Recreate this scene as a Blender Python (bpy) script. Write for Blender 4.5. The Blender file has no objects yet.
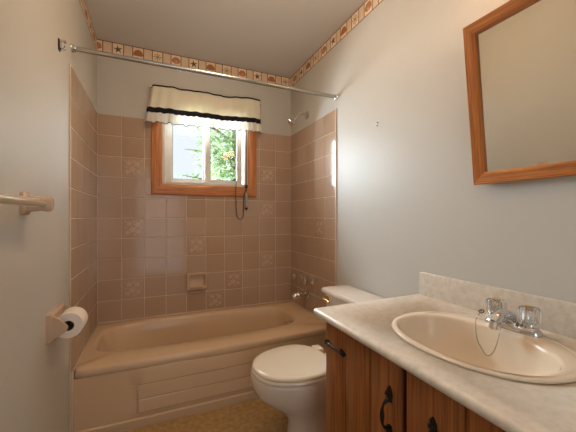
import bpy, bmesh, math, random
from mathutils import Vector, Matrix, Euler
random.seed(7)
PI = math.pi
C = bpy.context.scene.collection
SC = bpy.context.scene

# ------------------------------------------------------------------ camera
YAW = math.radians(23.74)
cam_d = bpy.data.cameras.new('camera'); cam = bpy.data.objects.new('camera', cam_d); C.objects.link(cam)
cam.location = (-.0386, .128, 1.128); cam.rotation_euler = (PI/2, 0, -YAW)
cam_d.sensor_width = 36; cam_d.lens = 303.5/576*36; cam_d.shift_y = .8/576; cam_d.clip_start = .02
SC.camera = cam

# ------------------------------------------------------------------ exposure
SC.view_settings.view_transform = 'Standard'; SC.view_settings.look = 'None'
SC.view_settings.exposure = 0.0; SC.view_settings.gamma = 1.0; SC.view_settings.use_curve_mapping = False

# ------------------------------------------------------------------ sky
wd = bpy.data.worlds.new('overcast_sky'); SC.world = wd; wd.use_nodes = True
bg = wd.node_tree.nodes['Background']; bg.inputs[0].default_value = (0.84, 0.88, 0.96, 1); bg.inputs[1].default_value = 1.15

# ------------------------------------------------------------------ daylight (wide soft sun behind thin cloud), plus an added fill lamp
def sun(name, direction, energy, angle, col):
    l = bpy.data.lights.new(name, 'SUN'); l.energy = energy; l.angle = math.radians(angle); l.color = col
    o = bpy.data.objects.new(name, l); C.objects.link(o)
    o.rotation_euler = Vector(direction).to_track_quat('-Z', 'Y').to_euler()
    o.location = (-3, 8, 5)
sun('daylight_sun', (.46, -.84, -.15), 56.0, 75, (.80, .90, 1.0))
sun('daylight_sky_glow', (-.30, -.82, -.48), 16.0, 80, (.84, .92, 1.0))
def area(name, loc, target, sx, sy, energy, col):
    l = bpy.data.lights.new(name, 'AREA'); l.shape = 'RECTANGLE'; l.size = sx; l.size_y = sy; l.energy = energy; l.color = col
    o = bpy.data.objects.new(name, l); C.objects.link(o); o.location = loc
    o.rotation_euler = (Vector(target)-Vector(loc)).to_track_quat('-Z', 'Z').to_euler()
area('added_cool_fill', (.05, -1.03, 1.02), (.05, 3, 1.02), .80, 1.95, 8.0, (.86, .93, 1.0))  # added cool fill lamp behind the camera; the front wall has no door
LAMP = (1.0, .60, .32); LAMP_E = 20.0; DOME = (1.0, .69, .41); DOME_E = 40.0

# ------------------------------------------------------------------ materials
def lin(c):
    return tuple(((x/255)/12.92 if x/255 <= .04045 else ((x/255+.055)/1.055)**2.4) for x in c)
def mat(name, rgb, rough=.5, metal=0, spec=.5, noise=None, bump=None, coat=0, trans=0, ior=1.45, lin_rgb=None):
    m = bpy.data.materials.new(name); m.use_nodes = True; nt = m.node_tree; b = nt.nodes['Principled BSDF']
    col = (lin_rgb or lin(rgb)) + (1,)
    b.inputs['Base Color'].default_value = col; b.inputs['Roughness'].default_value = rough
    b.inputs['Metallic'].default_value = metal; b.inputs['Specular IOR Level'].default_value = spec
    b.inputs['Coat Weight'].default_value = coat; b.inputs['Coat Roughness'].default_value = .05
    b.inputs['Transmission Weight'].default_value = trans; b.inputs['IOR'].default_value = ior
    tc = nt.nodes.new('ShaderNodeTexCoord')
    if noise:                                   # (scale, colour 2, contrast low, contrast high)
        n = nt.nodes.new('ShaderNodeTexNoise'); n.inputs['Scale'].default_value = noise[0]; n.inputs['Detail'].default_value = 6
        n.inputs['Roughness'].default_value = .65
        r = nt.nodes.new('ShaderNodeValToRGB'); r.color_ramp.elements[0].position = noise[2]; r.color_ramp.elements[1].position = noise[3]
        r.color_ramp.elements[0].color = col; r.color_ramp.elements[1].color = lin(noise[1]) + (1,)
        nt.links.new(tc.outputs['Object'], n.inputs['Vector']); nt.links.new(n.outputs['Fac'], r.inputs[0]); nt.links.new(r.outputs[0], b.inputs['Base Color'])
    if bump:                                    # (scale, strength, distance)
        n2 = nt.nodes.new('ShaderNodeTexNoise'); n2.inputs['Scale'].default_value = bump[0]; n2.inputs['Detail'].default_value = 3
        bp = nt.nodes.new('ShaderNodeBump'); bp.inputs['Strength'].default_value = bump[1]; bp.inputs['Distance'].default_value = bump[2]
        nt.links.new(tc.outputs['Object'], n2.inputs['Vector']); nt.links.new(n2.outputs['Fac'], bp.inputs['Height']); nt.links.new(bp.outputs[0], b.inputs['Normal'])
    return m
def wood(name, light, dark, axis, rough=.35, rings=55, seed=0.0):
    m = bpy.data.materials.new(name); m.use_nodes = True; nt = m.node_tree; b = nt.nodes['Principled BSDF']; L = nt.links.new
    tc = nt.nodes.new('ShaderNodeTexCoord'); mp = nt.nodes.new('ShaderNodeMapping')
    s = [rings]*3; s[axis] = rings*.045; mp.inputs['Scale'].default_value = s; mp.inputs['Location'].default_value = (seed, seed*1.7, seed*.6)
    L(tc.outputs['Object'], mp.inputs['Vector'])
    n = nt.nodes.new('ShaderNodeTexNoise'); n.inputs['Scale'].default_value = 1.0; n.inputs['Detail'].default_value = 5; n.inputs['Distortion'].default_value = 1.2
    L(mp.outputs[0], n.inputs['Vector'])
    mp2 = nt.nodes.new('ShaderNodeMapping'); s2 = [rings*7]*3; s2[axis] = rings*.12; mp2.inputs['Scale'].default_value = s2
    L(tc.outputs['Object'], mp2.inputs['Vector'])
    n2 = nt.nodes.new('ShaderNodeTexNoise'); n2.inputs['Scale'].default_value = 1.0; n2.inputs['Detail'].default_value = 2; L(mp2.outputs[0], n2.inputs['Vector'])
    r = nt.nodes.new('ShaderNodeValToRGB'); e = r.color_ramp.elements
    e[0].position = .34; e[0].color = lin(dark)+(1,); e[1].position = .62; e[1].color = lin(light)+(1,)
    L(n.outputs['Fac'], r.inputs[0])
    r2 = nt.nodes.new('ShaderNodeValToRGB'); e = r2.color_ramp.elements
    e[0].position = .38; e[0].color = (.55, .48, .42, 1); e[1].position = .5; e[1].color = (1, 1, 1, 1); L(n2.outputs['Fac'], r2.inputs[0])
    mx = nt.nodes.new('ShaderNodeMix'); mx.data_type = 'RGBA'; mx.blend_type = 'MULTIPLY'; mx.inputs[0].default_value = .8
    L(r.outputs[0], mx.inputs[6]); L(r2.outputs[0], mx.inputs[7]); L(mx.outputs[2], b.inputs['Base Color'])
    b.inputs['Roughness'].default_value = rough
    bp = nt.nodes.new('ShaderNodeBump'); bp.inputs['Strength'].default_value = .15; bp.inputs['Distance'].default_value = .001
    L(n2.outputs['Fac'], bp.inputs['Height']); L(bp.outputs[0], b.inputs['Normal'])
    return m
def cloth(name, rgb, trans):
    m = bpy.data.materials.new(name); m.use_nodes = True; nt = m.node_tree; nt.nodes.clear(); L = nt.links.new
    o = nt.nodes.new('ShaderNodeOutputMaterial'); mx = nt.nodes.new('ShaderNodeMixShader'); d = nt.nodes.new('ShaderNodeBsdfDiffuse'); t = nt.nodes.new('ShaderNodeBsdfTranslucent')
    d.inputs[0].default_value = lin(rgb)+(1,); t.inputs[0].default_value = lin(rgb)+(1,); mx.inputs[0].default_value = trans
    tc = nt.nodes.new('ShaderNodeTexCoord'); n = nt.nodes.new('ShaderNodeTexNoise'); n.inputs['Scale'].default_value = 900
    bp = nt.nodes.new('ShaderNodeBump'); bp.inputs['Strength'].default_value = .2; bp.inputs['Distance'].default_value = .0005
    L(tc.outputs['Object'], n.inputs['Vector']); L(n.outputs['Fac'], bp.inputs['Height']); L(bp.outputs[0], d.inputs['Normal'])
    L(d.outputs[0], mx.inputs[1]); L(t.outputs[0], mx.inputs[2]); L(mx.outputs[0], o.inputs[0])
    return m
def glass_pane(name):
    m = bpy.data.materials.new(name); m.use_nodes = True; nt = m.node_tree; nt.nodes.clear(); L = nt.links.new
    o = nt.nodes.new('ShaderNodeOutputMaterial'); mx = nt.nodes.new('ShaderNodeMixShader'); t = nt.nodes.new('ShaderNodeBsdfTransparent'); g = nt.nodes.new('ShaderNodeBsdfGlossy')
    t.inputs[0].default_value = (.96, .98, .97, 1); g.inputs['Roughness'].default_value = .02
    f = nt.nodes.new('ShaderNodeFresnel'); f.inputs[0].default_value = 1.3
    L(f.outputs[0], mx.inputs[0]); L(t.outputs[0], mx.inputs[1]); L(g.outputs[0], mx.inputs[2]); L(mx.outputs[0], o.inputs[0])
    return m
def emit(name, rgb, e):
    m = bpy.data.materials.new(name); m.use_nodes = True; nt = m.node_tree; b = nt.nodes['Principled BSDF']
    b.inputs['Base Color'].default_value = (.9, .9, .9, 1); b.inputs['Emission Color'].default_value = rgb+(1,); b.inputs['Emission Strength'].default_value = e
    return m

M = {}
M['paint'] = mat('wall_paint', (198, 195, 188), .46, spec=.4, bump=(60, .12, .002))
M['ceil'] = mat('ceiling_paint', (224, 220, 215), .8, bump=(150, .15, .002))
M['tileA'] = mat('tile_glaze', (181, 154, 131), .10, spec=.5)
M['tileB'] = mat('tile_glaze_warm', (178, 150, 127), .10, spec=.5)
M['tileC'] = mat('tile_glaze_pale', (184, 158, 136), .11, spec=.5)
M['grout'] = mat('tile_grout', (222, 202, 182), .8)
M['bull'] = mat('bullnose_glaze', (212, 192, 172), .2)
M['motif'] = mat('flower_glaze', (206, 180, 156), .22)
M['floor'] = mat('vinyl_floor', (156, 124, 80), .45, noise=(38, (184, 152, 104), .38, .62), bump=(40, .1, .001))
M['tub'] = mat('tub_enamel', (212, 184, 152), .16, spec=.5)
M['toilet'] = mat('toilet_china', (222, 210, 196), .12, spec=.5)
M['seat'] = mat('toilet_seat_plastic', (232, 220, 200), .14, spec=.5)
M['sink'] = mat('sink_china', (226, 210, 188), .12, spec=.5)
M['lam'] = mat('counter_laminate', (220, 210, 196), .30, noise=(45, (204, 191, 174), .36, .66))
M['chrome'] = mat('chrome', (225, 225, 225), .08, metal=1)
M['steel'] = mat('brushed_rod_steel', (180, 178, 172), .22, metal=1)
M['brass'] = mat('polished_brass', (214, 178, 104), .2, metal=1)
M['iron'] = mat('black_iron', (52, 46, 42), .28, metal=.85, bump=(200, .4, .001))
M['acryl'] = mat('ribbed_knob', (250, 250, 250), .02, trans=.88, ior=1.49)
M['gold'] = mat('gold_cap', (200, 165, 105), .3, metal=.8)
M['ceram'] = mat('tan_ceramic', (202, 174, 148), .22)
M['paper'] = mat('toilet_paper', (240, 228, 216), .95, bump=(250, .3, .001))
M['core'] = mat('cardboard_core', (110, 85, 62), .9)
M['dark'] = mat('dark_gap', (18, 14, 12), .8)
M['vinyl'] = mat('white_vinyl', (228, 220, 210), .4)
M['seal'] = mat('grey_gasket', (90, 95, 100), .6)
M['glass'] = glass_pane('window_glass')
M['mirror'] = mat('mirror_silver', (235, 235, 230), .015, metal=1)
M['white'] = mat('white_enamel', (230, 228, 222), .4)
M['cord'] = mat('dark_cord', (60, 45, 38), .7)
M['clear'] = mat('clear_plastic', (225, 225, 225), .15, trans=.5)
M['cl'] = cloth('valance_cloth', (248, 243, 224), .22)
M['clw'] = cloth('ruffle_cloth', (248, 245, 238), .34)
M['clb'] = cloth('black_band_cloth', (44, 44, 50), .05)
M['leaf'] = cloth('leaf_green', (98, 122, 76), .45)
M['leaf2'] = cloth('leaf_pale', (144, 158, 118), .5)
M['bark'] = mat('bark', (110, 90, 75), .9, bump=(30, .6, .01))
M['bp_base'] = mat('border_paper', (228, 204, 176), .6)
M['bp_line'] = mat('border_brown', (126, 82, 54), .6)
M['bp_panel'] = mat('border_cream', (242, 220, 188), .6)
M['bp_star'] = mat('border_star', (98, 82, 66), .6)
M['bp_scal'] = mat('border_scallop', (186, 124, 86), .6)
M['bp_mound'] = mat('border_mound', (178, 112, 76), .6)
M['bp_coral'] = mat('border_coral', (150, 128, 102), .6)
M['bulb'] = emit('frosted_bulb', LAMP, LAMP_E)
OAK_L, OAK_D = (198, 126, 64), (162, 94, 44)
casX = wood('casing_oak_x', (214, 140, 78), (180, 108, 56), 0, seed=.3); casZ = wood('casing_oak_z', (214, 140, 78), (180, 108, 56), 2, seed=1.2)
oakX = wood('oak_x', OAK_L, OAK_D, 0, seed=.3); oakY = wood('oak_y', OAK_L, OAK_D, 1, seed=.9); oakZ = wood('oak_z', OAK_L, OAK_D, 2, seed=1.9)
cabZ = wood('cabinet_oak', (164, 98, 46), (124, 70, 30), 2, rough=.38, rings=42, seed=2.2)
cabS = wood('cabinet_side', (150, 84, 40), (100, 50, 22), 2, rough=.45, seed=4.1)

# ------------------------------------------------------------------ builders
ORG = {}
def world_org(o): return ORG.get(o.name, Vector((0, 0, 0)))
def tag(o, label=None, cat=None, group=None, kind=None):
    if label: o['label'] = label
    if cat: o['category'] = cat
    if group: o['group'] = group
    if kind: o['kind'] = kind
    return o
def thing(name, loc, label, cat, group=None):
    o = bpy.data.objects.new(name, None); C.objects.link(o); o.location = loc; o.empty_display_size = .05
    ORG[o.name] = Vector(loc); return tag(o, label, cat, group)
def obj(name, bm, mats, parent=None, org=None, smooth=True, angle=35):
    if not isinstance(mats, (list, tuple)): mats = [mats]
    bmesh.ops.recalc_face_normals(bm, faces=bm.faces)
    p = world_org(parent) if parent else Vector((0, 0, 0))
    own = Vector(org) if org else p
    me = bpy.data.meshes.new(name)
    bm.transform(Matrix.Translation(-own)); bm.to_mesh(me); bm.free()
    for m in mats: me.materials.append(m)
    if smooth:
        for f in me.polygons: f.use_smooth = True
        me.set_sharp_from_angle(angle=math.radians(angle))
    o = bpy.data.objects.new(name, me); C.objects.link(o); o.location = own - p; ORG[o.name] = own
    if parent: o.parent = parent
    return o
def struct(name, bm, m, **k):
    o = obj(name, bm, m, **k); o['kind'] = 'structure'; return o
def B(): return bmesh.new()
def box(bm, x0, x1, y0, y1, z0, z1, bev=0, seg=2, mi=0):
    vs = [bm.verts.new(p) for p in ((x0,y0,z0),(x1,y0,z0),(x1,y1,z0),(x0,y1,z0),(x0,y0,z1),(x1,y0,z1),(x1,y1,z1),(x0,y1,z1))]
    fs = [bm.faces.new([vs[i] for i in q]) for q in ((0,3,2,1),(4,5,6,7),(0,1,5,4),(1,2,6,5),(2,3,7,6),(3,0,4,7))]
    for f in fs: f.material_index = mi
    if bev:
        es = list({e for f in fs for e in f.edges})
        r = bmesh.ops.bevel(bm, geom=es, offset=bev, segments=seg, affect='EDGES', profile=.5)
        for f in r['faces']: f.material_index = mi
    return bm
def loft(bm, rings, cap0=True, cap1=True, mi=0, closed=True):
    vr = [[bm.verts.new(p) for p in r] for r in rings]
    n = len(vr[0])
    for a, b in zip(vr, vr[1:]):
        for i in range(n if closed else n-1):
            j = (i+1) % n
            f = bm.faces.new((a[i], a[j], b[j], b[i])); f.material_index = mi
    if cap0: bm.faces.new(vr[0][::-1]).material_index = mi
    if cap1: bm.faces.new(vr[-1]).material_index = mi
    return vr
def frame_for(d):
    d = d.normalized(); up = Vector((0, 0, 1)) if abs(d.z) < .9 else Vector((1, 0, 0))
    a = d.cross(up).normalized(); return a, d.cross(a).normalized()
def tube(bm, pts, r, n=12, mi=0, caps=True):
    pts = [Vector(p) for p in pts]; rs = r if isinstance(r, (list, tuple)) else [r]*len(pts)
    rings = []; a = None
    for i, p in enumerate(pts):
        d = (pts[min(i+1, len(pts)-1)] - pts[max(i-1, 0)]).normalized()
        if a is None: a, b = frame_for(d)
        else:
            a = (a - d*a.dot(d)).normalized(); b = d.cross(a).normalized()
        rings.append([p + (a*math.cos(2*PI*k/n) + b*math.sin(2*PI*k/n))*rs[i] for k in range(n)])
    return loft(bm, rings, caps, caps, mi)
def lathe(bm, base, direction, prof, n=28, mi=0, flute=None):
    """prof: list of (distance along direction, radius)"""
    base = Vector(base); d = Vector(direction).normalized(); a, b = frame_for(d); rings = []
    for h, r in prof:
        ring = []
        for k in range(n):
            t = 2*PI*k/n; rr = r*(1 + (flute[1]*math.cos(flute[0]*t) if flute and r > flute[2] else 0))
            ring.append(base + d*h + (a*math.cos(t)+b*math.sin(t))*rr)
        rings.append(ring)
    return loft(bm, rings, True, True, mi)
def curve(pts, n=10):                           # Catmull-Rom
    P = [Vector(p) for p in pts]; P = [P[0]*2-P[1]] + P + [P[-1]*2-P[-2]]; out = []
    for i in range(1, len(P)-2):
        for k in range(n):
            t = k/n; p0, p1, p2, p3 = P[i-1:i+3]
            out.append(.5*((2*p1)+(p2-p0)*t+(2*p0-5*p1+4*p2-p3)*t*t+(3*p1-p0-3*p2+p3)*t**3))
    out.append(P[-2]); return out
def sell(cx, cy, a, b, z, n=64, e=2.0, a2=None):
    """superellipse ring in xy; a2 is the half length on the -x side"""
    out = []
    for k in range(n):
        t = 2*PI*k/n; c, s = math.cos(t), math.sin(t)
        aa = a if c >= 0 or a2 is None else a2
        out.append(Vector((cx + aa*math.copysign(abs(c)**(2/e), c), cy + b*math.copysign(abs(s)**(2/e), s), z)))
    return out
def rrect(cx, cy, hx, hy, r, z, n=8):
    out = []
    for q, (sx, sy) in enumerate(((1,1),(-1,1),(-1,-1),(1,-1))):
        for k in range(n+1):
            t = (q + k/n)*PI/2
            out.append(Vector((cx + sx*(hx-r) + r*math.cos(t), cy + sy*(hy-r) + r*math.sin(t), z)))
    return out
def poly(bm, pts, mi=0):
    f = bm.faces.new([bm.verts.new(p) for p in pts]); f.material_index = mi; return f

# ------------------------------------------------------------------ room
XL, XR, YB, YF, ZC = -.420, 1.112, 2.686, -1.05, 2.412
TX0, TX1, TY = -.414, 1.106, 2.680              # tiled faces
TUBF = 1.917                                     # front edge of the tiling
TTOP = 1.874
b = B(); box(b, XL-.15, XR+.15, YF-.1, YB+.15, -.12, 0); struct('floor', b, M['floor'], smooth=False)
b = B(); box(b, XL-.15, XR+.15, YF-.1, YB+.15, ZC, ZC+.12); struct('ceiling', b, M['ceil'], smooth=False)
b = B(); box(b, XL-.15, XL, YF-.1, YB+.15, 0, ZC); wl = struct('wall_left', b, M['paint'], smooth=False)
b = B(); box(b, XR, XR+.15, YF-.1, YB+.15, 0, ZC); wr = struct('wall_right', b, M['paint'], smooth=False)
b = B(); box(b, XL, XR, YF-.1, YF, 0, ZC); struct('wall_front', b, M['paint'], smooth=False)
WX0, WX1, WZ0, WZ1 = .011, .704, 1.382, 2.040   # window opening
b = B()
box(b, XL, WX0, YB, YB+.15, 0, ZC); box(b, WX1, XR, YB, YB+.15, 0, ZC)
box(b, WX0, WX1, YB, YB+.15, 0, WZ0); box(b, WX0, WX1, YB, YB+.15, WZ1, ZC)
wb = struct('wall_back', b, M['paint'], smooth=False)

# tiles: real glazed tiles over a grout bed
def flower(bm, P, a0, z0, s, mi):
    rnd = random.Random(int(a0*1000)*7 + int(z0*1000))
    def disc(ca, cz, ra, rz, rot, n=7):
        pts = []
        for k in range(n):
            t = 2*PI*k/n; x, y = ra*math.cos(t), rz*math.sin(t)
            pts.append(P(ca + x*math.cos(rot)-y*math.sin(rot), cz + x*math.sin(rot)+y*math.cos(rot), .0012))
        poly(bm, pts, mi)
    for (fx, fz, r) in ((.28, .74, .15), (.70, .70, .17), (.45, .40, .18), (.76, .28, .13), (.20, .24, .13), (.52, .86, .08)):
        ca, cz = a0+s*fx, z0+s*fz; rot0 = rnd.random()*PI
        for k in range(5):
            t = rot0 + 2*PI*k/5; d = r*s*.62
            disc(ca + d*math.cos(t), cz + d*math.sin(t), r*s*.42, r*s*.27, t)
        disc(ca, cz, r*s*.18, r*s*.18, 0)
    for (fx, fz) in ((.12, .5), (.9, .5), (.55, .14), (.08, .88), (.92, .9)):
        t = rnd.random()*PI; disc(a0+s*fx, z0+s*fz, s*.075, s*.03, t)
def tiles(name, parent, P, a_lines, z_lines, hole, decor):
    """P(a, z, out) maps wall coordinates to the room"""
    bm = B(); rnd = random.Random(len(name)+int(a_lines[0]*100)); g = .0018
    def cell(a0, a1, z0, z1):
        if a1-a0 < .006 or z1-z0 < .006: return
        a0 += g; a1 -= g; z0 += g; z1 -= g; c = .0016; mi = rnd.choice((1, 1, 2, 3))
        ta, tz = rnd.uniform(-.0035, .0035), rnd.uniform(-.0035, .0035)
        ca, cz = (a0+a1)/2, (z0+z1)/2
        def top(a, z): return P(a, z, ta*(a-ca) + tz*(z-cz))
        base = [P(a, z, -.002) for a, z in ((a0,z0),(a1,z0),(a1,z1),(a0,z1))]
        tp = [top(a, z) for a, z in ((a0+c,z0+c),(a1-c,z0+c),(a1-c,z1-c),(a0+c,z1-c))]
        vb = [bm.verts.new(p) for p in base]; vt = [bm.verts.new(p) for p in tp]
        bm.faces.new(vt).material_index = mi
        for i in range(4): bm.faces.new((vb[i], vb[(i+1)%4], vt[(i+1)%4], vt[i])).material_index = mi
    def sub(a0, a1, z0, z1):
        if hole and a0 < hole[1] and a1 > hole[0] and z0 < hole[3] and z1 > hole[2]:
            h0, h1, h2, h3 = max(a0, hole[0]), min(a1, hole[1]), max(z0, hole[2]), min(z1, hole[3])
            yield (a0, a1, z0, h2); yield (a0, a1, h3, z1); yield (a0, h0, h2, h3); yield (h1, a1, h2, h3)
        else: yield (a0, a1, z0, z1)
    for i in range(len(a_lines)-1):
        for j in range(len(z_lines)-1):
            q = (a_lines[i], a_lines[i+1], z_lines[j], z_lines[j+1])
            for c4 in sub(*q): cell(*c4)
            if (i, j) in decor: flower(bm, P, q[0]+.012, q[2]+.012, .13, 4)
    A0, A1, Z0, Z1 = a_lines[0], a_lines[-1], z_lines[0], z_lines[-1]
    for (a0, a1, z0, z1) in sub(A0, A1, Z0, Z1):
        if a1-a0 > .004 and z1-z0 > .004: poly(bm, [P(a, z, -.002) for a, z in ((a0,z0),(a1,z0),(a1,z1),(a0,z1))], 0)
    for (a, c) in (((A0, Z1), (A1, Z1)), ((A0, Z0), (A0, Z1)), ((A1, Z0), (A1, Z1))):
        poly(bm, [P(a[0], a[1], -.002), P(c[0], c[1], -.002), P(c[0], c[1], -.006), P(a[0], a[1], -.006)], 0)
    me = obj(name, bm, [M['grout'], M['tileA'], M['tileB'], M['tileC'], M['motif']], parent, smooth=False)
    return me
zl = [.10] + [.363+.1511*k for k in range(11)]
xl = [TX0, -.260] + [-.260+.1526*k for k in range(1, 9)] + [TX1]
tiles('tile_panel', wb, lambda a, z, o: (a, TY-o, z), xl, zl, (-.055, .770, 1.305, 2.1),
      {(1, 8), (1, 5), (1, 2), (4, 4), (5, 1), (8, 8), (8, 6), (8, 3), (6, 2)})
yl = [TUBF+.150*k for k in range(5)] + [TY]
tiles('tile_panel', wl, lambda a, z, o: (TX0+o, a, z), yl, zl, None, set())
tiles('tile_panel', wr, lambda a, z, o: (TX1-o, a, z), yl, zl, None, {(1, 5)})
# pale bullnose strips and corner caulk
b = B(); box(b, TX0-.006, TX0+.002, TUBF-.008, TUBF+.002, 0, TTOP, .0015); box(b, TX0-.002, TX0+.003, TY-.006, TY, .36, TTOP); obj('tile_edge_trim', b, M['bull'], wl)
b = B(); box(b, TX1-.002, TX1+.006, TUBF-.012, TUBF+.002, 0, TTOP, .0015); box(b, TX1-.003, TX1+.002, TY-.006, TY, .36, TTOP); obj('tile_edge_trim', b, M['bull'], wr)

# wallpaper border
def border(name, P, a0, a1, first, step):
    """P(a, z, out); panels centred at first + k*step"""
    z0, z1 = 2.317, ZC-.001; bm = B()
    def q(x0, x1, y0, y1, o, mi): poly(bm, [P(x, y, o) for x, y in ((x0,y0),(x1,y0),(x1,y1),(x0,y1))], mi)
    lo, hi = min(a0, a1), max(a0, a1)
    q(lo, hi, z0, z1, .0006, 0); q(lo, hi, z0, z0+.006, .0009, 1); q(lo, hi, z1-.006, z1, .0009, 1)
    zc = (z0+z1)/2; k = 0; sg = math.copysign(1, step)
    kmin = -12
    for k in range(kmin, 40):
        c = first + step*k
        if c < lo-.03 or c > hi+.03: continue
        def cl(v): return min(max(v, lo), hi)
        hw = .040
        q(cl(c-hw), cl(c+hw), z0+.006, z1-.006, .0009, 2)
        for e in (-hw, hw-.006): 
            if cl(c+e+.006)-cl(c+e) > .001: q(cl(c+e), cl(c+e+.006), z0+.006, z1-.006, .0012, 1)
        if c-.03 < lo or c+.03 > hi: 
            if not (c-.012 > lo and c+.012 < hi) and k % 4 != 0: continue
        def pt(x, y, o=.0014):
            return P(cl(c + sg*x), zc + y, o)
        kind = k % 4; R = .031
        if kind == 1:
            pts = []
            for j in range(10):
                t = PI/2 + j*PI/5 + .15; r = R*1.05 if j % 2 == 0 else R*.36
                pts.append((r*math.cos(t), r*math.sin(t)))
            for j in range(10):
                poly(bm, [pt(0, 0), pt(*pts[j]), pt(*pts[(j+1) % 10])], 3)
        elif kind == 0:                          # scallop fan
            pts = [(-.009, -.024), (.009, -.024)] + [(R*(1+.05*math.cos(j*PI))*math.cos(t), -.004+R*(1+.06*math.cos(j*PI))*math.sin(t)) for j, t in ((i, -.25+i*(PI+.5)/12) for i in range(13))]
            for j in range(len(pts)): poly(bm, [pt(0, -.006), pt(*pts[j]), pt(*pts[(j+1) % len(pts)])], 4)
            for j in range(5):
                t = .35+j*(PI-.7)/4
                poly(bm, [pt(-.001, -.018, .0017), pt(.001, -.018, .0017), pt(R*.85*math.cos(t), -.004+R*.85*math.sin(t), .0017)], 2)
        elif kind == 2:                          # mounded shell
            pts = [(R*1.1*math.cos(t), -.016+R*1.35*math.sin(t)) for t in (i*PI/12 for i in range(13))]
            for j in range(12): poly(bm, [pt(0, -.016), pt(*pts[j]), pt(*pts[j+1])], 5)
            poly(bm, [pt(-R*1.1, -.016), pt(R*1.1, -.016), pt(R*.8, -.022), pt(-R*.8, -.022)], 5)
            for j in range(4):
                t = .6+j*.65
                poly(bm, [pt(-.001, -.014, .0017), pt(.001, -.014, .0017), pt(R*.95*math.cos(t), -.016+R*1.1*math.sin(t), .0017)], 1)
        else:                                    # branching coral
            for j in range(8):
                t = j*PI/4; dx, dy = math.cos(t), math.sin(t); L2 = R*(1.05 if j % 2 == 0 else .9)
                poly(bm, [pt(-dy*.0022, dx*.0022), pt(dy*.0022, -dx*.0022), pt(dx*L2+dy*.0016, dy*L2-dx*.0016), pt(dx*L2-dy*.0016, dy*L2+dx*.0016)], 6)
                for s in (-.6, .6):
                    ex, ey = math.cos(t+s), math.sin(t+s); bx, by = dx*R*.55, dy*R*.55; l3 = R*.42
                    poly(bm, [pt(bx-ey*.0016, by+ex*.0016, .0016), pt(bx+ey*.0016, by-ex*.0016, .0016), pt(bx+ex*l3, by+ey*l3, .0016)], 6)
    o = struct(name, bm, [M['bp_base'], M['bp_line'], M['bp_panel'], M['bp_star'], M['bp_scal'], M['bp_mound'], M['bp_coral']], smooth=False)
    tag(o, None)
    return o
border('trim_1', lambda a, z, o: (a, YB-o, z), XL, XR, -.42, .1344)
border('trim_2', lambda a, z, o: (XR-o, a, z), YF, YB, 2.586, -.1268)
border('trim_3', lambda a, z, o: (XL+o, a, z), YF, YB, 2.57, -.1268)

# ------------------------------------------------------------------ window
win = bpy.data.objects.new('window_1', None); C.objects.link(win); win.location = (.37, YB, WZ0); ORG['window_1'] = Vector(win.location); win['kind'] = 'structure'
CO0, CO1, CZ0, CZ1, CF = -.063, .778, 1.298, 2.116, YB-.026
def casing(pts_out, pts_in, m):
    bm = B()
    prof = ((0, 0), (0, .016), (.12, .024), (.35, .026), (.75, .020), (1, .012), (1, 0))
    r0 = [Vector((pts_out[0][0]*(1-t)+pts_in[0][0]*t, YB-h, pts_out[0][1]*(1-t)+pts_in[0][1]*t)) for t, h in prof]
    r1 = [Vector((pts_out[1][0]*(1-t)+pts_in[1][0]*t, YB-h, pts_out[1][1]*(1-t)+pts_in[1][1]*t)) for t, h in prof]
    loft(bm, [r0, r1]); return obj('casing', bm, m, win, angle=25)
ci0, ci1, cz0, cz1 = .015, .700, 1.384, 2.038
casing(((CO0, CZ0), (CO0, CZ1)), ((ci0, cz0), (ci0, cz1)), casZ)
casing(((CO1, CZ0), (CO1, CZ1)), ((ci1, cz0), (ci1, cz1)), casZ)
casing(((CO0, CZ0), (CO1, CZ0)), ((ci0, cz0), (ci1, cz0)), casX)
casing(((CO0, CZ1), (CO1, CZ1)), ((ci0, cz1), (ci1, cz1)), casX)
def framed(bm, x0, x1, z0, z1, y0, y1, w, bev=.003, wb_=None):
    wb_ = wb_ or w
    box(bm, x0, x0+w, y0, y1, z0, z1, bev); box(bm, x1-w, x1, y0, y1, z0, z1, bev)
    box(bm, x0+w-.002, x1-w+.002, y0, y1, z0, z0+wb_, bev); box(bm, x0+w-.002, x1-w+.002, y0, y1, z1-wb_, z1, bev)
b = B(); framed(b, WX0, WX1, WZ0, WZ1, YB-.008, YB+.12, .030, .003, .026); obj('frame', b, M['vinyl'], win)
def sash(x0, x1, y0, y1, w):
    bm = B(); framed(bm, x0, x1, WZ0+.024, WZ1-.024, y0, y1, w, .003, .030); s = obj('sash', bm, M['vinyl'], win)
    bm = B(); framed(bm, x0+w-.001, x1-w+.001, WZ0+.052, WZ1-.052, y0+.004, y1-.004, .005, 0); obj('gasket', bm, M['seal'], s)
    bm = B(); box(bm, x0+w, x1-w, (y0+y1)/2-.002, (y0+y1)/2+.002, WZ0+.05, WZ1-.05); obj('pane', bm, M['glass'], s, smooth=False)
sash(.044, .386, YB+.062, YB+.092, .050)
sash(.342, .662, YB+.022, YB+.052, .044)
b = B(); box(b, .358, .368, YB+.010, YB+.024, 1.62, 1.74, .003); obj('latch', b, M['white'], win)

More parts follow.
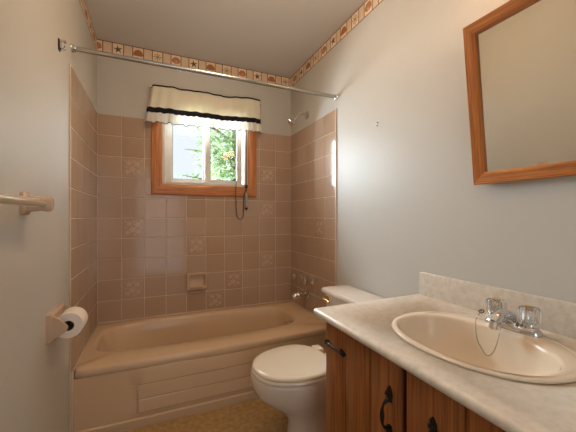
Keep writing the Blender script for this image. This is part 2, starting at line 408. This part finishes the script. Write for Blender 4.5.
# valance
val = thing('window_valance', (.37, YB-.03, 1.88), 'cream gathered valance with black band and white ruffle over the window', 'curtain')
VX0, VX1 = -.064, .810
def sheet(name, m, rows, x0f, x1f, zf, depth, waves, th=.0016, n=170, parent=val):
    """rows: t in 0..1 from bottom to top"""
    bm = B(); g = []
    for t in rows:
        row = []
        x0, x1 = x0f(t), x1f(t)
        for i in range(n+1):
            s = i/n
            y = YB-.062 - depth(t) - waves(s, t)
            x = x0 + (x1-x0)*s
            edge = min(s, 1-s)*(x1-x0)
            if edge < .022: y = y + (.045)*(1-edge/.022)**2
            row.append(bm.verts.new((x, y, zf(t, s) - .005 + (s-.5)*.024)))
        g.append(row)
    for r0, r1 in zip(g, g[1:]):
        for i in range(n): bm.faces.new((r0[i], r0[i+1], r1[i+1], r1[i]))
    bm.normal_update(); bmesh.ops.solidify(bm, geom=list(bm.faces), thickness=th)
    return obj(name, bm, m, parent, angle=80)
def sag(s): return .005*math.sin(s*7.0+.4) + .003*math.sin(s*17) + .003*math.sin(s*3)
def gather(s): return math.sin(s*11*2*PI + 1.3*math.sin(s*9)) + .5*math.sin(s*36+1) + .35*math.sin(s*83)
def pleat(s): return math.sin(s*22*2*PI + 1.6*math.sin(s*13)) + .4*math.sin(s*70+1)
T6 = [k/8 for k in range(9)]
sheet('skirt', M['cl'], T6, lambda t: VX0-.026*(1-t), lambda t: VX1, lambda t, s: 1.945+(2.124-1.945)*t+sag(s)*(.7+.5*t), lambda t: .004*(1-t), lambda s, t: (.0025+.0035*(1-t))*gather(s))
sheet('heading', M['clb'], [0, .5, 1], lambda t: VX0, lambda t: VX1, lambda t, s: 2.119+.011*t+sag(s)*1.4+.002*math.sin(s*45), lambda t: .005, lambda s, t: .0025*gather(s))
sheet('black_band', M['clb'], [0, .25, .5, .75, 1], lambda t: VX0-.030, lambda t: VX1+.002, lambda t, s: 1.922+.040*t+sag(s)*.7+.002*math.sin(s*130)*(1-t), lambda t: .010+.003*(1-t), lambda s, t: .006*gather(s)+.0015*(1-t)*pleat(s))
sheet('ruffle', M['clw'], T6, lambda t: VX0-.030-.012*(1-t), lambda t: VX1+.002+.007*(1-t), lambda t, s: 1.846+.090*t+sag(s)*.7+.004*math.sin(s*75)*(1-t), lambda t: .006+.014*(1-t), lambda s, t: .006*gather(s)*t+(.002+.010*(1-t))*pleat(s))
sheet('hem', M['clb'], [0, 1], lambda t: VX0-.042, lambda t: VX1+.009, lambda t, s: 1.843+.0045*t+sag(s)*.7+.004*math.sin(s*75), lambda t: .0206, lambda s, t: .012*pleat(s))
b = B(); tube(b, [(VX0-.01, YB-.002, 2.112), (VX0-.01, YB-.045, 2.112), (VX0, YB-.050, 2.112), (VX1-.004, YB-.050, 2.112), (VX1, YB-.045, 2.112), (VX1, YB-.002, 2.112)], .005, 8); obj('curtain_rod', b, M['white'], val)

# pull cord at the right side of the window
cd = thing('pull_cord', (.70, YB-.04, 1.12), 'dark looped pull cord hanging at the right side of the window', 'cord')
b = B(); yq = YB-.032
tube(b, curve([(.684, yq, 1.90), (.684, yq, 1.6), (.681, yq, 1.39), (.672, yq-.003, 1.35), (.656, yq-.006, 1.28), (.655, yq-.006, 1.15), (.641, yq-.006, 1.116), (.622, yq-.006, 1.110), (.602, yq-.006, 1.132), (.592, yq-.006, 1.20), (.590, yq-.006, 1.36), (.596, yq, 1.43)], 8), .0034, 8)
obj('loop', b, M['cord'], cd)
b = B(); tube(b, [(.683, yq, 1.40), (.682, yq-.003, 1.33), (.682, yq-.003, 1.18)], .0022, 6); obj('drop_cord', b, M['cord'], cd)
b = B(); lathe(b, (.682, yq-.003, 1.335), (0, 0, -1), [(0, .004), (.01, .010), (.03, .013), (.10, .015), (.125, .012), (.135, .003)], 16); obj('tassel', b, M['clear'], cd)
b = B(); lathe(b, (.682, yq-.003, 1.212), (0, 0, -1), [(0, .003), (.006, .012), (.016, .014), (.024, .006)], 14); obj('tip', b, M['iron'], cd)
b = B(); box(b, .671, .693, YB-.036, YB-.022, 1.375, 1.402, .003); obj('cleat', b, M['cord'], cd)

# tree outside
tr = thing('leafy_tree', (1.50, 6.4, -.3), 'green leafy tree outside the bathroom window', 'tree')
b = B(); tube(b, curve([(1.50, 6.4, -.3), (1.47, 6.4, .9), (1.54, 6.45, 2.2), (1.46, 6.4, 3.6), (1.50, 6.4, 4.6)], 5), [.11-.0045*k for k in range(21)], 8)
for k in range(26):
    z = 1.2+k*.125; t = k*2.4; L2 = .9+.35*math.sin(k*1.7)
    p0 = Vector((1.50, 6.42, z)); p1 = p0+Vector((math.cos(t)*L2*.5, math.sin(t)*L2*.5, .16)); p2 = p0+Vector((math.cos(t)*L2, math.sin(t)*L2, .22))
    tube(b, [p0, p1, p2], [.03, .017, .005], 6)
obj('trunk', b, M['bark'], tr)
b = B(); rnd = random.Random(11)
for k in range(5600):
    z = rnd.uniform(1.0, 4.9); rmax = 1.28*(1-((z-2.5)/2.9)**2)**.5 if abs(z-2.5) < 2.85 else .2
    rmax *= .78+.34*math.sin(z*6.3)*math.sin(z*2.1+1)
    t = rnd.uniform(0, 2*PI); rmax *= .80+.28*math.sin(t*5+z*3)
    r = rmax*rnd.random()**.42
    c = Vector((1.50+r*math.cos(t), 6.4+r*math.sin(t), z+rnd.uniform(-.05, .05)))
    e = Euler((rnd.uniform(-1, 1), rnd.uniform(-1, 1), rnd.uniform(0, 6.3))); m3 = e.to_matrix(); l, w = rnd.uniform(.05, .085), rnd.uniform(.02, .034)
    poly(b, [c+m3 @ Vector(p) for p in ((-l, 0, 0), (-l*.2, w, .008), (l, 0, 0), (-l*.2, -w, .008))], 0 if rnd.random() < .55 else 1)
obj('crown', b, [M['leaf'], M['leaf2']], tr, smooth=False)

# ------------------------------------------------------------------ bathtub
tub = thing('bathtub', (.346, 2.26, 0), 'tan built-in bathtub with ridged apron under the window', 'bathtub')
TZ = .362; cx, cy = (TX0+TX1)/2, (1.945+TY-.004)/2; hx, hy = (TX1-TX0)/2-.003, (TY-.004-1.945)/2
def tub_ring(hx_, hy_, e, z, dx=0, dy=0, bow=0, N=128):
    out = []
    for k in range(N):
        # directions denser at the corners of the outer rectangle
        q = k/N*4; s = q % 1; i = int(q)
        p = [(1-2*s, 1), (-1, 1-2*s), (-1+2*s, -1), (1, -1+2*s)][i]
        d = Vector((p[0]*hx, p[1]*hy, 0)); c_, s_ = d.x, d.y
        r = 1/((abs(c_/hx_)**e + abs(s_/hy_)**e)**(1/e))
        x, y = c_*r, s_*r
        if bow and y < -hy_*.7: y -= bow*(1-(x/hx_)**2)
        out.append(Vector((cx+dx+x, cy+dy+y, z)))
    return out
b = B()
rings = [tub_ring(hx, hy-.006, 60, .302, bow=.016), tub_ring(hx, hy, 60, .312, bow=.020), tub_ring(hx, hy, 60, TZ-.016, bow=.020), tub_ring(hx, hy-.004, 60, TZ-.005, bow=.020), tub_ring(hx-.004, hy-.014, 50, TZ, bow=.018),
         tub_ring(.662, .258, 5.0, TZ-.001, dx=-.058, dy=.038, bow=.012), tub_ring(.652, .250, 4.6, TZ-.005, dx=-.058, dy=.038, bow=.010), tub_ring(.642, .242, 4.4, TZ-.020, dx=-.056, dy=.038, bow=.008),
         tub_ring(.628, .232, 4.2, TZ-.07, dx=-.048, dy=.038, bow=.004), tub_ring(.590, .214, 4.0, TZ-.17, dx=-.022, dy=.036), tub_ring(.552, .196, 3.8, TZ-.255, dx=.006, dy=.034), tub_ring(.52, .178, 3.4, TZ-.285, dx=.026, dy=.034), tub_ring(.45, .13, 3, TZ-.298, dx=.04, dy=.034)]
loft(b, rings, cap0=False, cap1=True); obj('basin', b, M['tub'], tub, angle=50)
# apron: bowed panel with stepped ridges
b = B()
def apron_y(x, base): return base + .056 - .010*(1-((x-cx)/hx)**2)
prof_plain = [(.318, 1.880), (.055, 1.884), (.048, 1.878), (.006, 1.880), (0, 1.882)]
prof_step = [(.318, 1.880), (.300, 1.877), (.236, 1.874), (.230, 1.8795), (.224, 1.876), (.160, 1.873), (.154, 1.8785), (.148, 1.875), (.088, 1.874), (.078, 1.880), (.055, 1.884), (.048, 1.878), (.006, 1.880), (0, 1.882)]
def ring_at(x, pr): return [Vector((x, apron_y(x, y), z)) for z, y in pr]
def interp(pr, z):
    for (z0, y0), (z1, y1) in zip(pr, pr[1:]):
        if z1 <= z <= z0: return y0 + (y1-y0)*((z0-z)/(z0-z1) if z0 != z1 else 0)
zs = [z for z, y in prof_step]
plain = [(z, interp(prof_plain, z)) for z in zs]
xsA = [TX0+.003+(.287-.003)*k/6 for k in range(7)]; xsB = [-.115+(1.0)*k/24 for k in range(25)]; xsC = [.895, .95, 1.0, 1.05, TX1-.003]
loft(b, [ring_at(x, plain) for x in xsA] + [ring_at(x, prof_step) for x in xsB] + [ring_at(x, plain) for x in xsC], False, False, closed=False)
obj('apron', b, M['tub'], tub, angle=25)
b = B(); lathe(b, (.922, 2.255, .292), (-1, 0, .16), [(0, .034), (.018, .034), (.024, .028), (.026, .01)], 24); tube(b, [(.902, 2.255, .295), (.882, 2.255, .303), (.875, 2.255, .326)], .0055, 8); obj('overflow_plate', b, M['chrome'], tub)
b = B(); lathe(b, (.78, 2.345, TZ-.299), (0, 0, 1), [(0, .03), (.004, .03), (.006, .024), (.005, .012)], 20); obj('drain', b, M['chrome'], tub)
b = B(); box(b, TX0, TX1, TY-.009, TY-.001, .355, .3655, .003); box(b, TX0+.001, TX0+.009, 1.945, TY, .355, .3655, .003); box(b, TX0, TX0+.008, 1.918, 1.952, 0, .362, .002); box(b, TX1-.009, TX1-.001, 1.945, TY, .355, .3655, .003); obj('caulk', b, M['bull'], tub)

# soap dish on the back wall
sd = thing('soap_dish', (.274, TY, .606), 'tan ceramic soap dish set into the tiles above the tub', 'soap dish')
b = B(); SX, SZ = .274, .610
def rr_xz(hx_, hz_, r, y, dz=0): return [Vector((p.x, y, p.y)) for p in rrect(SX, SZ+dz, hx_, hz_, r, 0)]
loft(b, [rr_xz(0.082, .071, .016, TY), rr_xz(.082, .071, .016, TY-.022), rr_xz(.078, .067, .018, TY-.032), rr_xz(.072, .060, .018, TY-.034), rr_xz(.062, .048, .018, TY-.026), rr_xz(.056, .041, .018, TY-.003, .002), rr_xz(.052, .037, .018, TY-.001, .002)], True, True)
obj('surround', b, M['ceram'], sd)
b = B(); box(b, SX-.058, SX+.058, TY-.046, TY-.004, SZ-.052, SZ-.040, .006, 3); box(b, SX-.058, SX+.058, TY-.050, TY-.040, SZ-.051, SZ-.030, .004, 3); obj('tray', b, M['ceram'], sd)

# taps, spout and shower
def tap(y, label):
    t = thing('tub_tap', (TX1, y, .627), label, 'tap', 'tub taps on the right tiled wall')
    bm = B(); lathe(bm, (TX1, y, .627), (-1, 0, 0), [(0, .034), (.006, .034), (.014, .026), (.018, .014), (.045, .012)]); obj('escutcheon', bm, M['chrome'], t)
    bm = B(); lathe(bm, (TX1-.040, y, .627), (-1, 0, 0), [(0, .012), (.004, .022), (.012, .026), (.034, .028), (.040, .022), (.042, .010)], 40, flute=(8, .10, .015)); obj('knob', bm, M['chrome'], t)
tap(2.435, 'chrome tub tap farther from the vanity, above the spout')
tap(2.245, 'chrome tub tap nearer the vanity, above the spout')
sp = thing('tub_spout', (TX1, 2.34, .49), 'chrome bathtub spout on the tiles below the two taps', 'spout')
b = B(); tube(b, curve([(TX1, 2.34, .495), (TX1-.05, 2.34, .497), (TX1-.10, 2.34, .492), (TX1-.128, 2.34, .480)], 5), [.031]*4+[.028]*5+[.025]*4+[.023]*2+[.02], 18); obj('body', b, M['chrome'], sp)
b = B(); lathe(b, (TX1, 2.34, .495), (-1, 0, 0), [(0, .038), (.006, .038), (.010, .032)]); obj('flange', b, M['chrome'], sp)
sh = thing('overhead_shower', (XR, 2.347, 1.964), 'chrome shower head on a bent arm above the right wall tiles', 'shower')
b = B(); lathe(b, (XR, 2.347, 1.964), (-1, 0, 0), [(0, .032), (.004, .032), (.010, .024), (.013, .012)]); obj('flange', b, M['chrome'], sh)
b = B(); tube(b, curve([(XR-.002, 2.347, 1.964), (XR-.035, 2.347, 1.968), (XR-.075, 2.347, 1.954), (XR-.112, 2.347, 1.912)], 6), .0105, 12); obj('arm', b, M['chrome'], sh)
b = B(); lathe(b, (XR-.106, 2.347, 1.920), (-.72, 0, -.72), [(0, .012), (.012, .016), (.020, .014), (.026, .018), (.050, .033), (.062, .034), (.064, .028)], 24); obj('head', b, M['chrome'], sh)

# shower rod
rd = thing('shower_rod', (.35, 1.88, 1.98), 'long bare chrome shower curtain rod across the tub', 'curtain rod')
P0, P1 = Vector((XL+.002, 1.951, 1.971)), Vector((XR-.002, 1.900, 1.950)); dr = (P1-P0).normalized()
b = B(); tube(b, [P0, P1], .0125, 18); obj('bar', b, M['steel'], rd)
for p, s in ((P0, 1), (P1, -1)):
    b = B(); lathe(b, p - Vector((s*.002, 0, 0)), (s, 0, 0), [(0, .021), (.004, .021), (.008, .018), (.022, .016), (.024, .013)], 22); obj('end_flange', b, M['chrome'], rd)

# robe hook on the left wall
hk = thing('robe_hook', (XL, 1.74, 1.877), 'small chrome robe hook high on the left wall near rod', 'hook')
b = B(); loft(b, [[Vector((x, 1.74+p.x, 1.877+p.y)) for p in rrect(0, 0, .016*k, .027*k, .012*k, 0, 4)] for x, k in ((XL, 1), (XL+.003, 1), (XL+.006, .8))]); obj('plate', b, M['iron'], hk)
b = B(); tube(b, curve([(XL+.004, 1.736, 1.893), (XL+.020, 1.734, 1.896), (XL+.024, 1.734, 1.888)], 5), [.0055]*10+[.007], 8); tube(b, curve([(XL+.004, 1.738, 1.870), (XL+.014, 1.736, 1.858), (XL+.024, 1.734, 1.864), (XL+.025, 1.734, 1.872)], 5), .0055, 8); tube(b, [(XL+.006, 1.738, 1.894), (XL+.006, 1.738, 1.868)], .005, 8); obj('prongs', b, M['chrome'], hk)

# towel bar
tb = thing('towel_bar', (XL, .95, 1.172), 'clear towel bar in tan ceramic holders on the left wall', 'towel bar')
def holder(y, s):
    bm = B()
    loft(bm, [[Vector((x, y+p.x, 1.170+p.y)) for p in rrect(0, 0, hw, hh, r, 0, 5)] for x, hw, hh, r in ((XL, .030, .036, .012), (XL+.010, .030, .036, .012), (XL+.016, .022, .026, .010), (XL+.045, .019, .023, .012), (XL+.068, .020, .026, .016), (XL+.078, .014, .018, .012))])
    return obj('holder', bm, M['ceram'], tb)
holder(1.345, 1); holder(.60, -1)
b = B(); tube(b, [(XL+.055, .60, 1.172), (XL+.055, 1.34, 1.170)], .0130, 18)
M['bar'] = mat('satin_clear_bar', (226, 220, 206), .12, metal=.55); obj('bar', b, M['bar'], tb)

# toilet paper holder and roll
th = thing('toilet_paper_holder', (XL, 1.66, .694), 'tan ceramic toilet paper holder on the left wall', 'paper holder')
b = B(); loft(b, [[Vector((x, 1.658+p.x, .694+p.y)) for p in rrect(0, 0, hw, hh, .010, 0, 5)] for x, hw, hh in ((XL, .092, .058), (XL+.014, .092, .058), (XL+.022, .085, .050))]); obj('back_plate', b, M['ceram'], th)
for y in (1.577, 1.739):
    b = B(); arm = ((.016, .742), (.040, .728), (.060, .708), (.070, .692), (.064, .678), (.044, .664), (.016, .646))
    loft(b, [[Vector((XL+x, y+d, z)) for x, z in arm] for d in (-.008, .008)])
    bmesh.ops.bevel(b, geom=list(b.edges), offset=.003, segments=2, affect='EDGES'); obj('arm', b, M['ceram'], th)
RX, RZ = XL+.064, .690
b = B(); tube(b, [(RX-.008, 1.580, RZ), (RX-.008, 1.736, RZ)], .008, 12); obj('spindle', b, M['chrome'], th)
n = 48
def circ(r, y): return [Vector((RX + r*math.cos(2*PI*k/n), y, RZ + r*math.sin(2*PI*k/n))) for k in range(n)]
rl = thing('toilet_roll', (RX, 1.658, RZ), 'white toilet paper roll on the tan left wall holder', 'toilet roll')
b = B(); loft(b, [circ(.020, 1.600), circ(.050, 1.600), circ(.051, 1.602), circ(.051, 1.696), circ(.050, 1.698), circ(.020, 1.698), circ(.020, 1.600)], False, False); obj('paper', b, M['paper'], rl, angle=40)
b = B(); loft(b, [circ(.0202, 1.599), circ(.0188, 1.599), circ(.0188, 1.699), circ(.0202, 1.699), circ(.0202, 1.599)], False, False); obj('core', b, M['core'], rl)

# ------------------------------------------------------------------ toilet
to = thing('toilet', (.74, 1.505, 0), 'off-white toilet with closed lid between the tub and vanity', 'toilet')
YT = 1.505
b = B()
secs = [(0, .74, .180, .24, .110), (.02, .74, .180, .24, .110), (.06, .735, .165, .23, .100), (.13, .73, .160, .20, .098), (.19, .70, .180, .20, .112), (.24, .67, .220, .20, .142), (.29, .645, .245, .20, .165), (.335, .63, .248, .20, .177), (.362, .628, .246, .20, .180), (.374, .628, .243, .20, .178), (.378, .628, .237, .20, .172)]
rings = [sell(c, YT, lb, w, z, 64, 2.1, lf) for z, c, lf, lb, w in secs]
rings += [sell(.63, YT, .15, .12, .374, 64, 2.1, .18), sell(.65, YT, .10, .08, .29, 64, 2.1, .12)]
loft(b, rings); box(b, .76, .98, YT-.10, YT+.10, .17, .372, .02, 3); obj('bowl', b, M['toilet'], to, angle=50)
def lidring(k, z, w=.183, lf=.243, lb=.150, e=2.15): return sell(.630, YT, lb*k, w*k, z, 64, e, lf*k)
b = B(); loft(b, [lidring(.97, .379), lidring(1.0, .383), lidring(1.0, .392), lidring(.985, .396)]); obj('seat_ring', b, M['seat'], to, angle=50)
b = B(); loft(b, [lidring(.965, .3965), lidring(.985, .399), lidring(.985, .406), lidring(.97, .411), lidring(.90, .414), lidring(.5, .417), lidring(.1, .418)]); obj('lid', b, M['seat'], to, angle=60)
for s_ in (-1, 1):
    b = B(); box(b, .755, .805, YT+s_*.085-.032, YT+s_*.085+.032, .377, .414, .008); obj('hinge', b, M['seat'], to)
b = B(); loft(b, [rrect(1.009, YT, .080, .235, .03, .35), rrect(1.009, YT, .086, .241, .03, .39), rrect(1.009, YT, .090, .246, .03, .65), rrect(1.009, YT, .090, .246, .03, .662)]); obj('tank', b, M['toilet'], to, angle=50)
b = B(); loft(b, [rrect(1.008, YT, .094, .268, .018, .662), rrect(1.006, YT, .098, .273, .02, .665), rrect(1.006, YT, .100, .275, .022, .680), rrect(1.006, YT, .095, .270, .022, .689), rrect(1.006, YT, .075, .25, .02, .692)]); obj('tank_lid', b, M['toilet'], to, angle=50)
b = B(); lathe(b, (.922, YT+.205, .632), (-1, 0, 0), [(0, .018), (.006, .018), (.010, .011), (.020, .010)], 16); tube(b, [(.902, YT+.222, .634), (.896, YT+.19, .631), (.894, YT+.15, .628)], [.007, .009, .007], 10); obj('flush_lever', b, M['brass'], to)

# ------------------------------------------------------------------ vanity
VY0, VY1, VXF = .28, 1.112, .548
vc = thing('vanity_cabinet', (.85, .64, 0), 'dark oak vanity cabinet with plank doors under the counter', 'cabinet')
b = B(); box(b, VXF+.020, XR-.004, VY1-.016, VY1, .10, .740); box(b, VXF+.020, XR-.004, VY0, VY0+.016, .10, .740)
box(b, VXF+.020, XR-.004, VY0+.016, VY1-.016, .10, .116); box(b, XR-.012, XR-.004, VY0+.016, VY1-.016, .116, .740)
box(b, VXF+.020, VXF+.036, VY0+.016, VY1-.016, .67, .740)
box(b, VXF+.08, XR-.004, VY0, VY1, 0, .10); obj('body', b, cabS, vc, smooth=False)
def door(y0, y1, cuts, hinge, hy_):
    ys = [y0] + cuts + [y1]; bm = B()
    for a, c in zip(ys, ys[1:]): box(bm, VXF, VXF+.018, a+.0014, c-.0014, .115, .7425, .004, 2)
    box(bm, VXF+.006, VXF+.0185, y0+.001, y1-.001, .116, .740)
    d = obj('door', bm, cabZ, vc)
    # iron pull: two leaf plates and a bowed grip
    bm = B(); zt, zb = .647, .540
    for zc, s in ((zt, 1), (zb, -1)):
        pl = [(0, .022*s), (.006, .016*s), (.010, .006*s), (.011, -.006*s), (.007, -.014*s), (.009, -.020*s), (0, -.024*s), (-.009, -.020*s), (-.007, -.014*s), (-.011, -.006*s), (-.010, .006*s), (-.006, .016*s)]
        loft(bm, [[Vector((x, hy_+p*k, zc+q*k)) for p, q in pl] for x, k in ((VXF+.0005, 1), (VXF-.004, 1), (VXF-.008, .55))])
        lathe(bm, (VXF-.004, hy_, zc+.003*s), (-1, 0, 0), [(0, .007), (.008, .006), (.011, .003)], 12)
    tube(bm, curve([(VXF-.004, hy_, zt-.012), (VXF-.020, hy_, zt-.022), (VXF-.026, hy_, zt-.034), (VXF-.027, hy_, (zt+zb)/2), (VXF-.026, hy_, zb+.034), (VXF-.020, hy_, zb+.022), (VXF-.004, hy_, zb+.012)], 5),
         [.0048+.0016*math.cos(k*2*PI/15) for k in range(31)], 10)
    obj('handle', bm, M['iron'], d)
    if hinge:
        for zc in (.663, .20):
            bm = B(); a, c = hinge
            def dia(y, k): 
                loft(bm, [[Vector((x, y+p*s_, zc+q*s_)) for p, q in ((.019*k, 0), (.008*k, .010), (-.006*k, .014), (-.017*k, .004), (-.017*k, -.004), (-.006*k, -.014), (.008*k, -.010))] for x, s_ in ((VXF+.0005, 1), (VXF-.003, 1), (VXF-.006, .6))])
                lathe(bm, (VXF-.004, y, zc), (-1, 0, 0), [(0, .006), (.005, .005), (.007, .002)], 10)
            dia(a-.020, 1.15); dia(c+.020, -1.15)
            tube(bm, [(VXF-.004, a-.025, zc), (VXF-.009, (a+c)/2, zc), (VXF-.004, c+.025, zc)], [.005, .004, .005], 8)
            obj('hinge', bm, M['iron'], d)
door(.730, VY1, [.857, .983], (1.116, .980), .773)
door(.300, .716, [.420, .554], None, .632)

ct = thing('countertop', (.84, .72, .743), 'beige mottled laminate vanity countertop with backsplash', 'countertop')
CX0, CX1, CY0, CY1 = .530, 1.110, .26, 1.176
prof = [(CX1, .743), (CX0+.010, .743)] + [(CX0+.0135-.0135*math.cos(t), .7555+.0135*math.sin(t)) for t in (-1.15+k*(2.7)/9 for k in range(10))] + [(CX1, .769)]
b = B(); loft(b, [[Vector((x, y, z)) for x, z in prof] for y in (CY0, CY1)]); slab = obj('slab', b, M['lam'], ct, angle=40)
cb = B(); loft(cb, [sell(.815, .727, .183, .231, z, 64, 2.15) for z in (.68, .83)]); cut = obj('cutter', cb, M['dark'])
md = slab.modifiers.new('hole', 'BOOLEAN'); md.object = cut; md.operation = 'DIFFERENCE'; md.solver = 'EXACT'
bpy.context.view_layer.update()
dg = bpy.context.evaluated_depsgraph_get(); nm = bpy.data.meshes.new_from_object(slab.evaluated_get(dg)); slab.modifiers.clear(); slab.data = nm
bpy.data.objects.remove(cut)
b = B(); box(b, 1.088, 1.110, CY0, CY1, .768, .871, .004, 3); obj('backsplash', b, M['lam'], ct, angle=40)

sk = thing('sink', (.815, .727, .769), 'oval biscuit drop-in sink set in the laminate counter', 'sink')
b = B(); SXc, SYc = .820, .724
def so(a, b_, z): return sell(SXc, SYc, a, b_, z, 96, 2.15)
def si(c, a, b_, z, e=2.2): return sell(c, SYc, a, b_, z, 96, e)
rings = [so(.197, .239, .7685), so(.202, .244, .7695), so(.203, .245, .7725), so(.200, .242, .7760), so(.194, .236, .7770), so(.190, .232, .7755), so(.187, .229, .7770),
         si(.787, .155, .218, .7785), si(.787, .151, .213, .7765), si(.787, .148, .209, .770), si(.788, .140, .207, .745), si(.791, .126, .184, .695), si(.794, .104, .150, .655), si(.797, .07, .095, .632, 2), si(.799, .022, .022, .625, 2)]
loft(b, rings, False, True); obj('bowl', b, M['sink'], sk, angle=60)
b = B(); lathe(b, (.799, SYc, .6255), (0, 0, 1), [(0, .024), (.003, .024), (.004, .018), (.002, .012)], 24); obj('drain', b, M['chrome'], sk)

FX, FY, FZ = .992, .719, .7782
fa = thing('sink_faucet', (FX, FY, FZ), 'chrome two-handle faucet with ribbed knobs behind the sink', 'faucet')
b = B(); loft(b, [sell(FX, FY, .028, .080, z, 48, 3, .030) if k == 1 else sell(FX, FY, .028*k, .080*k, z, 48, 3, .030*k) for z, k in ((FZ-.001, 1), (FZ+.008, 1), (FZ+.014, .93), (FZ+.018, .80))]); obj('base', b, M['chrome'], fa, angle=50)
for s in (-1, 1):
    y = FY+s*.048
    b = B(); lathe(b, (FX, y, FZ+.010), (0, 0, 1), [(0, .024), (.010, .023), (.014, .018), (.022, .017)], 28); hb = obj('handle', b, M['chrome'], fa)
    b = B(); lathe(b, (FX, y, FZ+.030), (0, 0, 1), [(0, .016), (.002, .023), (.010, .0265), (.038, .028), (.046, .025), (.049, .016)], 64, flute=(9, .085, .018)); obj('knob', b, M['acryl'], hb, angle=50)
    b = B(); lathe(b, (FX, y, FZ+.026), (0, 0, 1), [(0, .015), (.012, .015), (.030, .008), (.046, .012)], 16); obj('stem', b, M['chrome'], hb)
    b = B(); lathe(b, (FX, y, FZ+.0785), (0, 0, 1), [(0, .014), (.002, .014), (.003, .010)], 20); obj('cap', b, M['gold'], hb)
b = B(); tube(b, curve([(FX+.004, FY, FZ+.010), (FX-.004, FY, FZ+.030), (FX-.035, FY, FZ+.046), (FX-.068, FY, FZ+.042), (FX-.090, FY, FZ+.028)], 6), [.022-.0003*k for k in range(25)], 18)
lathe(b, (FX-.087, FY, FZ+.034), (-.15, 0, -1), [(0, .0135), (.02, .0135), (.024, .012)], 18); obj('spout', b, M['chrome'], fa, angle=50)
ch = thing('stopper_chain', (.895, .735, .78), 'thin looped stopper chain hanging from the chrome faucet', 'chain')
def ck(y, z, x=.890):
    k = (x+.0386)/(.93+.0386); return (x, .128+(y-.128)*k, 1.128-(1.128-z)*k)
b = B(); tube(b, curve([ck(.775, .822, .945), ck(.782, .812, .925), ck(.795, .784, .905), ck(.790, .729), ck(.770, .696), ck(.754, .687), ck(.735, .710), ck(.720, .762, .892), ck(.714, .795, .905), ck(.716, .806, .915)], 8), .0014, 6); obj('links', b, M['steel'], ch)
c0 = ck(.775, .822, .945)
b = B(); tube(b, [(c0[0]+.006*math.sin(t), c0[1]+.007*math.cos(t), c0[2]+.004*math.sin(t)) for t in (k*2*PI/16 for k in range(17))], .0018, 6); obj('ring', b, M['cord'], ch)

# ------------------------------------------------------------------ leaning mirror
LEAN = math.radians(-6.2); MW, MH, MY1, MZ0 = .60, .586, .905, 1.251
mr = thing('wall_mirror', (0, 0, 0), 'oak framed wall mirror leaning out above the vanity', 'mirror')
def member(o0, o1, i0, i1, m):
    bm = B(); pr = ((0, 0), (0, .018), (.08, .022), (.7, .020), (1, .013), (1, 0))
    def ring(o, i): return [Vector((-h, o[0]*(1-t)+i[0]*t, o[1]*(1-t)+i[1]*t)) for t, h in pr]
    loft(bm, [ring(o0, i0), ring(o1, i1)]); return obj('frame_member', bm, m, mr, angle=30)
w = .044; y0, y1 = -MW, 0.0
member((y1, 0), (y1, MH), (y1-w, w), (y1-w, MH-w), oakZ); member((y0, 0), (y0, MH), (y0+w, w), (y0+w, MH-w), oakZ)
member((y0, 0), (y1, 0), (y0+w, w), (y1-w, w), oakY); member((y0, MH), (y1, MH), (y0+w, MH-w), (y1-w, MH-w), oakY)
b = B(); box(b, -.006, -.002, y0+w-.004, y1-w+.004, w-.004, MH-w+.004); obj('mirror_glass', b, M['mirror'], mr, smooth=False)
mr.location = (XR-.016, MY1, MZ0); mr.rotation_euler = (0, LEAN, math.radians(1.2))

# small nail mark on the right wall
nl = B(); lathe(nl, (XR, 1.490, 1.656), (-1, 0, 0), [(0, .006), (.004, .006), (.006, .003)], 12); lathe(nl, (XR, 1.490, 1.641), (-1, 0, 0), [(0, .004), (.010, .003), (.012, .002)], 10)
tag(obj('picture_hook', nl, M['steel'], org=(XR, 1.490, 1.65)), 'tiny metal picture hook alone on the right wall', 'hook')

# ------------------------------------------------------------------ vanity lamp above the mirror
vl = thing('vanity_light', (XR, .62, 2.09), 'three-bulb chrome vanity light on the wall above the mirror', 'lamp')
b = B(); box(b, XR-.035, XR-.001, .30, .94, 2.04, 2.14, .006); obj('back_bar', b, M['chrome'], vl)
for y in (.40, .60, .80):
    b = B(); lathe(b, (XR-.034, y, 2.09), (-1, 0, 0), [(0, .022), (.02, .022), (.024, .018)], 16); s = obj('socket', b, M['white'], vl)
    b = B(); lathe(b, (XR-.052, y, 2.09), (-1, 0, 0), [(0, .014)] + [(.046-.046*math.cos(t), max(.046*math.sin(t), .014 if t < 1 else .002)) for t in (k*PI/12 for k in range(2, 13))], 24); obj('bulb', b, M['bulb'], s)

# ------------------------------------------------------------------ ceiling lamp behind the camera
LX, LY = .35, 1.45
cl = thing('ceiling_light', (LX, LY, ZC), 'round frosted ceiling light in the middle of the bathroom ceiling', 'lamp')
b = B(); lathe(b, (LX, LY, ZC), (0, 0, -1), [(0, .10), (.028, .10), (.034, .092)], 40); obj('base', b, M['white'], cl)
M['dome'] = emit('frosted_dome', DOME, DOME_E)
b = B(); lathe(b, (LX, LY, ZC-.034), (0, 0, -1), [(0, .115), (.012, .125), (.03, .120), (.052, .095), (.066, .05), (.070, .005)], 40); obj('dome', b, M['dome'], cl)
